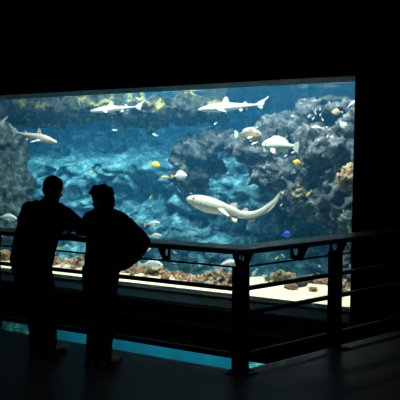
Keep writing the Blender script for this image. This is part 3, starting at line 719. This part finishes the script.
# larger fish
swim('grouper', (262, 135), (235, 134.5), 10.8, 'grouper', 'grouper', ('white', 'white'), 'brown grouper with a white tail left of the large pale fish', fat=1.15)
swim('large_pale_fish', (262, 145), (298, 147), 10.0, 'grouper', 'pale', ('white', 'pink'), 'large fish with top light painted white on its back, pale green flank and pink breast fin at upper right', side_down=1.6, fat=1.15)
swim('silver_fish', (163, 265.5), (139, 264.5), 9.35, 'fish', 'silver', ('silver', 'silver'), 'large silver fish seen under the top rail above the orange coral', fat=1.1)
small = [
  ('silver_fish', (17, 218.5), (-3, 216.5), 9.9, 'fish', 'silver', ('silver', 'silver'), 'silver fish at the left edge just above the top rail'),
  ('butterfly_fish', (160, 166), (149, 164), 10.4, 'deep', 'yellow', ('yellow', 'yellow'), 'yellow and white fish, highest of three swimming together left of centre'),
  ('orange_fish', (160.5, 177.5), (170, 177), 10.4, 'fish', 'orange', ('orange', 'orange'), 'small orange fish touching the pale round fish'),
  ('surgeon_fish', (187, 175.5), (171.5, 176.5), 10.2, 'deep', 'white', ('silver', 'silver'), 'pale round fish beside the small orange one, above the big sandy shark'),
  ('yellow_fish', (149, 200), (152, 195), 10.4, 'fish', 'yellow', ('yellow', 'yellow'), 'tiny yellow fish swimming steeply down left of the big sandy shark'),
  ('silver_fish', (160, 223), (144.5, 224.5), 9.8, 'fish', 'silver', ('silver', 'silver'), 'silver fish right of the standing person, highest of three one above another'),
  ('silver_fish', (162, 235.5), (147, 236.5), 9.8, 'fish', 'silver', ('silver', 'silver'), 'silver fish just above the top rail beside the right hand person'),
  ('silver_fish', (151, 249), (140, 251), 9.8, 'fish', 'silver', ('silver', 'silver'), 'silver fish just under the top rail beside the right hand person'),
  ('butterfly_fish', (293, 161.5), (303, 164.5), 9.9, 'deep', 'yellow', ('yellow', 'white'), 'bright yellow fish below the large pale green flanked fish'),
  ('butterfly_fish', (331.5, 112.5), (343, 112), 10.0, 'deep', 'orange', ('white', 'orange'), 'orange and white fish near the upper right corner of the window'),
  ('white_fish', (358, 100), (345, 110), 9.6, 'fish', 'white', ('white', 'white'), 'white fish half hidden by the right edge of the window'),
  ('white_fish', (346, 130), (339, 120), 10.0, 'deep', 'white', ('white', 'white'), 'white fish diving below the orange and white fish'),
  ('white_fish', (311, 127), (324, 128.5), 10.2, 'fish', 'white', ('white', 'white'), 'white round backed fish under the little shoal at upper right'),
  ('yellow_fish', (294.5, 191.5), (303, 188.5), 10.2, 'fish', 'orange', ('yellow', 'yellow'), 'orange yellow fish, upper of the pair below the bright yellow fish'),
  ('yellow_fish', (295, 197.5), (302.5, 194), 10.2, 'fish', 'yellow', ('yellow', 'yellow'), 'orange yellow fish, lower of the pair below the bright yellow fish'),
  ('yellow_fish', (306, 197.5), (312, 190), 10.2, 'fish', 'yellow', ('yellow', 'yellow'), 'yellow fish swimming down just right of the yellow pair'),
  ('blue_tang', (291, 234), (280.5, 235), 9.9, 'deep', 'blue', ('blue', 'yellow'), 'royal blue fish with pale tail above the right hand railing'),
  ('pink_fish', (294, 241.5), (301, 240.5), 9.8, 'fish', 'purple', ('silver', 'silver'), 'small pink fish right above the top rail below the blue fish'),
  ('damselfish', (219, 230), (211, 228.5), 10.3, 'fish', 'darkblue', ('blue', 'blue'), 'small dark blue fish under the big sandy shark'),
  ('mauve_backed_fish', (240, 262), (214, 267.5), 9.6, 'fish', 'purple', ('silver', 'silver'), 'large fish with mauve back swimming behind the corner post'),
  ('silver_fish', (252, 277), (257, 268.5), 9.6, 'fish', 'purple', ('silver', 'silver'), 'pale fish peeping out right of the corner post'),
  ('orange_fish', (88, 173), (94, 170.5), 10.6, 'fish', 'orange', ('white', 'white'), 'small orange and white fish between the two heads'),
  ('green_fish', (57, 250), (63, 246.5), 9.8, 'fish', 'yellow', ('green', 'green'), 'small yellow green fish between the two people under the top rail'),
  ('silver_fish', (112, 130.5), (117, 130), 11.5, 'fish', 'silver', ('silver', 'silver'), 'tiny silver fish under the slim shark above the people'),
  ('silver_fish', (152, 134), (158, 136), 11.5, 'fish', 'silver', ('silver', 'silver'), 'small silver fish in the dark water between the two surface sharks'),
  ('silver_fish', (214, 125), (217, 122), 11.0, 'fish', 'silver', ('silver', 'silver'), 'tiny pale fish under the largest reef shark'),
  ('silver_fish', (173, 251), (177, 254), 9.8, 'fish', 'silver', ('green', 'green'), 'tiny pale green fish right of the first railing bracket'),
  ('silver_fish', (172, 262), (176, 264), 9.8, 'fish', 'silver', ('silver', 'silver'), 'tiny pale fish just below the thin rod of the railing'),
  ('silver_fish', (262, 275.5), (267, 276), 9.8, 'fish', 'silver', ('silver', 'silver'), 'tiny silver fish left of the tan boulder'),
  ('silver_fish', (318, 266.5), (322, 266), 9.8, 'fish', 'silver', ('silver', 'silver'), 'tiny silver fish left of the right hand post'),
  ('green_fish', (275, 259.5), (279, 256), 9.8, 'fish', 'yellow', ('green', 'green'), 'small green fish, left one under the right hand top rail'),
  ('green_fish', (281, 254), (285, 257.5), 9.8, 'fish', 'silver', ('green', 'green'), 'small pale green fish, right one under the right hand top rail'),
  ('silver_fish', (280, 206), (283, 203.5), 9.9, 'fish', 'white', ('silver', 'silver'), 'tiny white fish at the tip of the long curving tail'),
  ('white_fish', (284, 157), (288, 154.5), 9.9, 'fish', 'white', ('white', 'white'), 'small white fish, left one of two under the tail of the large pale fish'),
  ('white_fish', (291, 153.5), (295.5, 151), 9.9, 'fish', 'white', ('white', 'white'), 'small white fish, right one of two under the tail of the large pale fish'),
  ('white_fish', (327, 139), (328.5, 133), 10.1, 'fish', 'white', ('white', 'white'), 'small white fish diving just right of the round backed white fish'),
  ('white_fish', (325.5, 127), (329, 129), 10.1, 'fish', 'white', ('white', 'white'), 'tiny white fish touching the tail of the round backed white fish'),
  ('white_fish', (251, 145), (258, 141.5), 10.6, 'fish', 'white', ('green', 'green'), 'small pale fish directly under the brown grouper'),
]
for (nm, a, b, Y, shp, fm, fn, lb) in small:
    swim(nm, a, b, Y, shp, fm, fn, lb, eyes=False, res=0, fat=.82 if shp == 'fish' else 1.0)
for (x, y, dx) in [(310, 116, 2), (315, 113, -1.2), (315.6, 111, 1), (321, 109, 1.5), (321, 114.5, 1.2), (314, 118.5, 1.5), (322, 119.5, -1.3)]:
    swim('silver_fish', (x-dx, y+2), (x+dx*.3, y-2), 10.1, 'fish', 'white', ('silver', 'silver'), 'tiny silvery fish in the loose shoal high at the right of the tank', eyes=False, res=0, group='tiny silvery shoal at upper right')
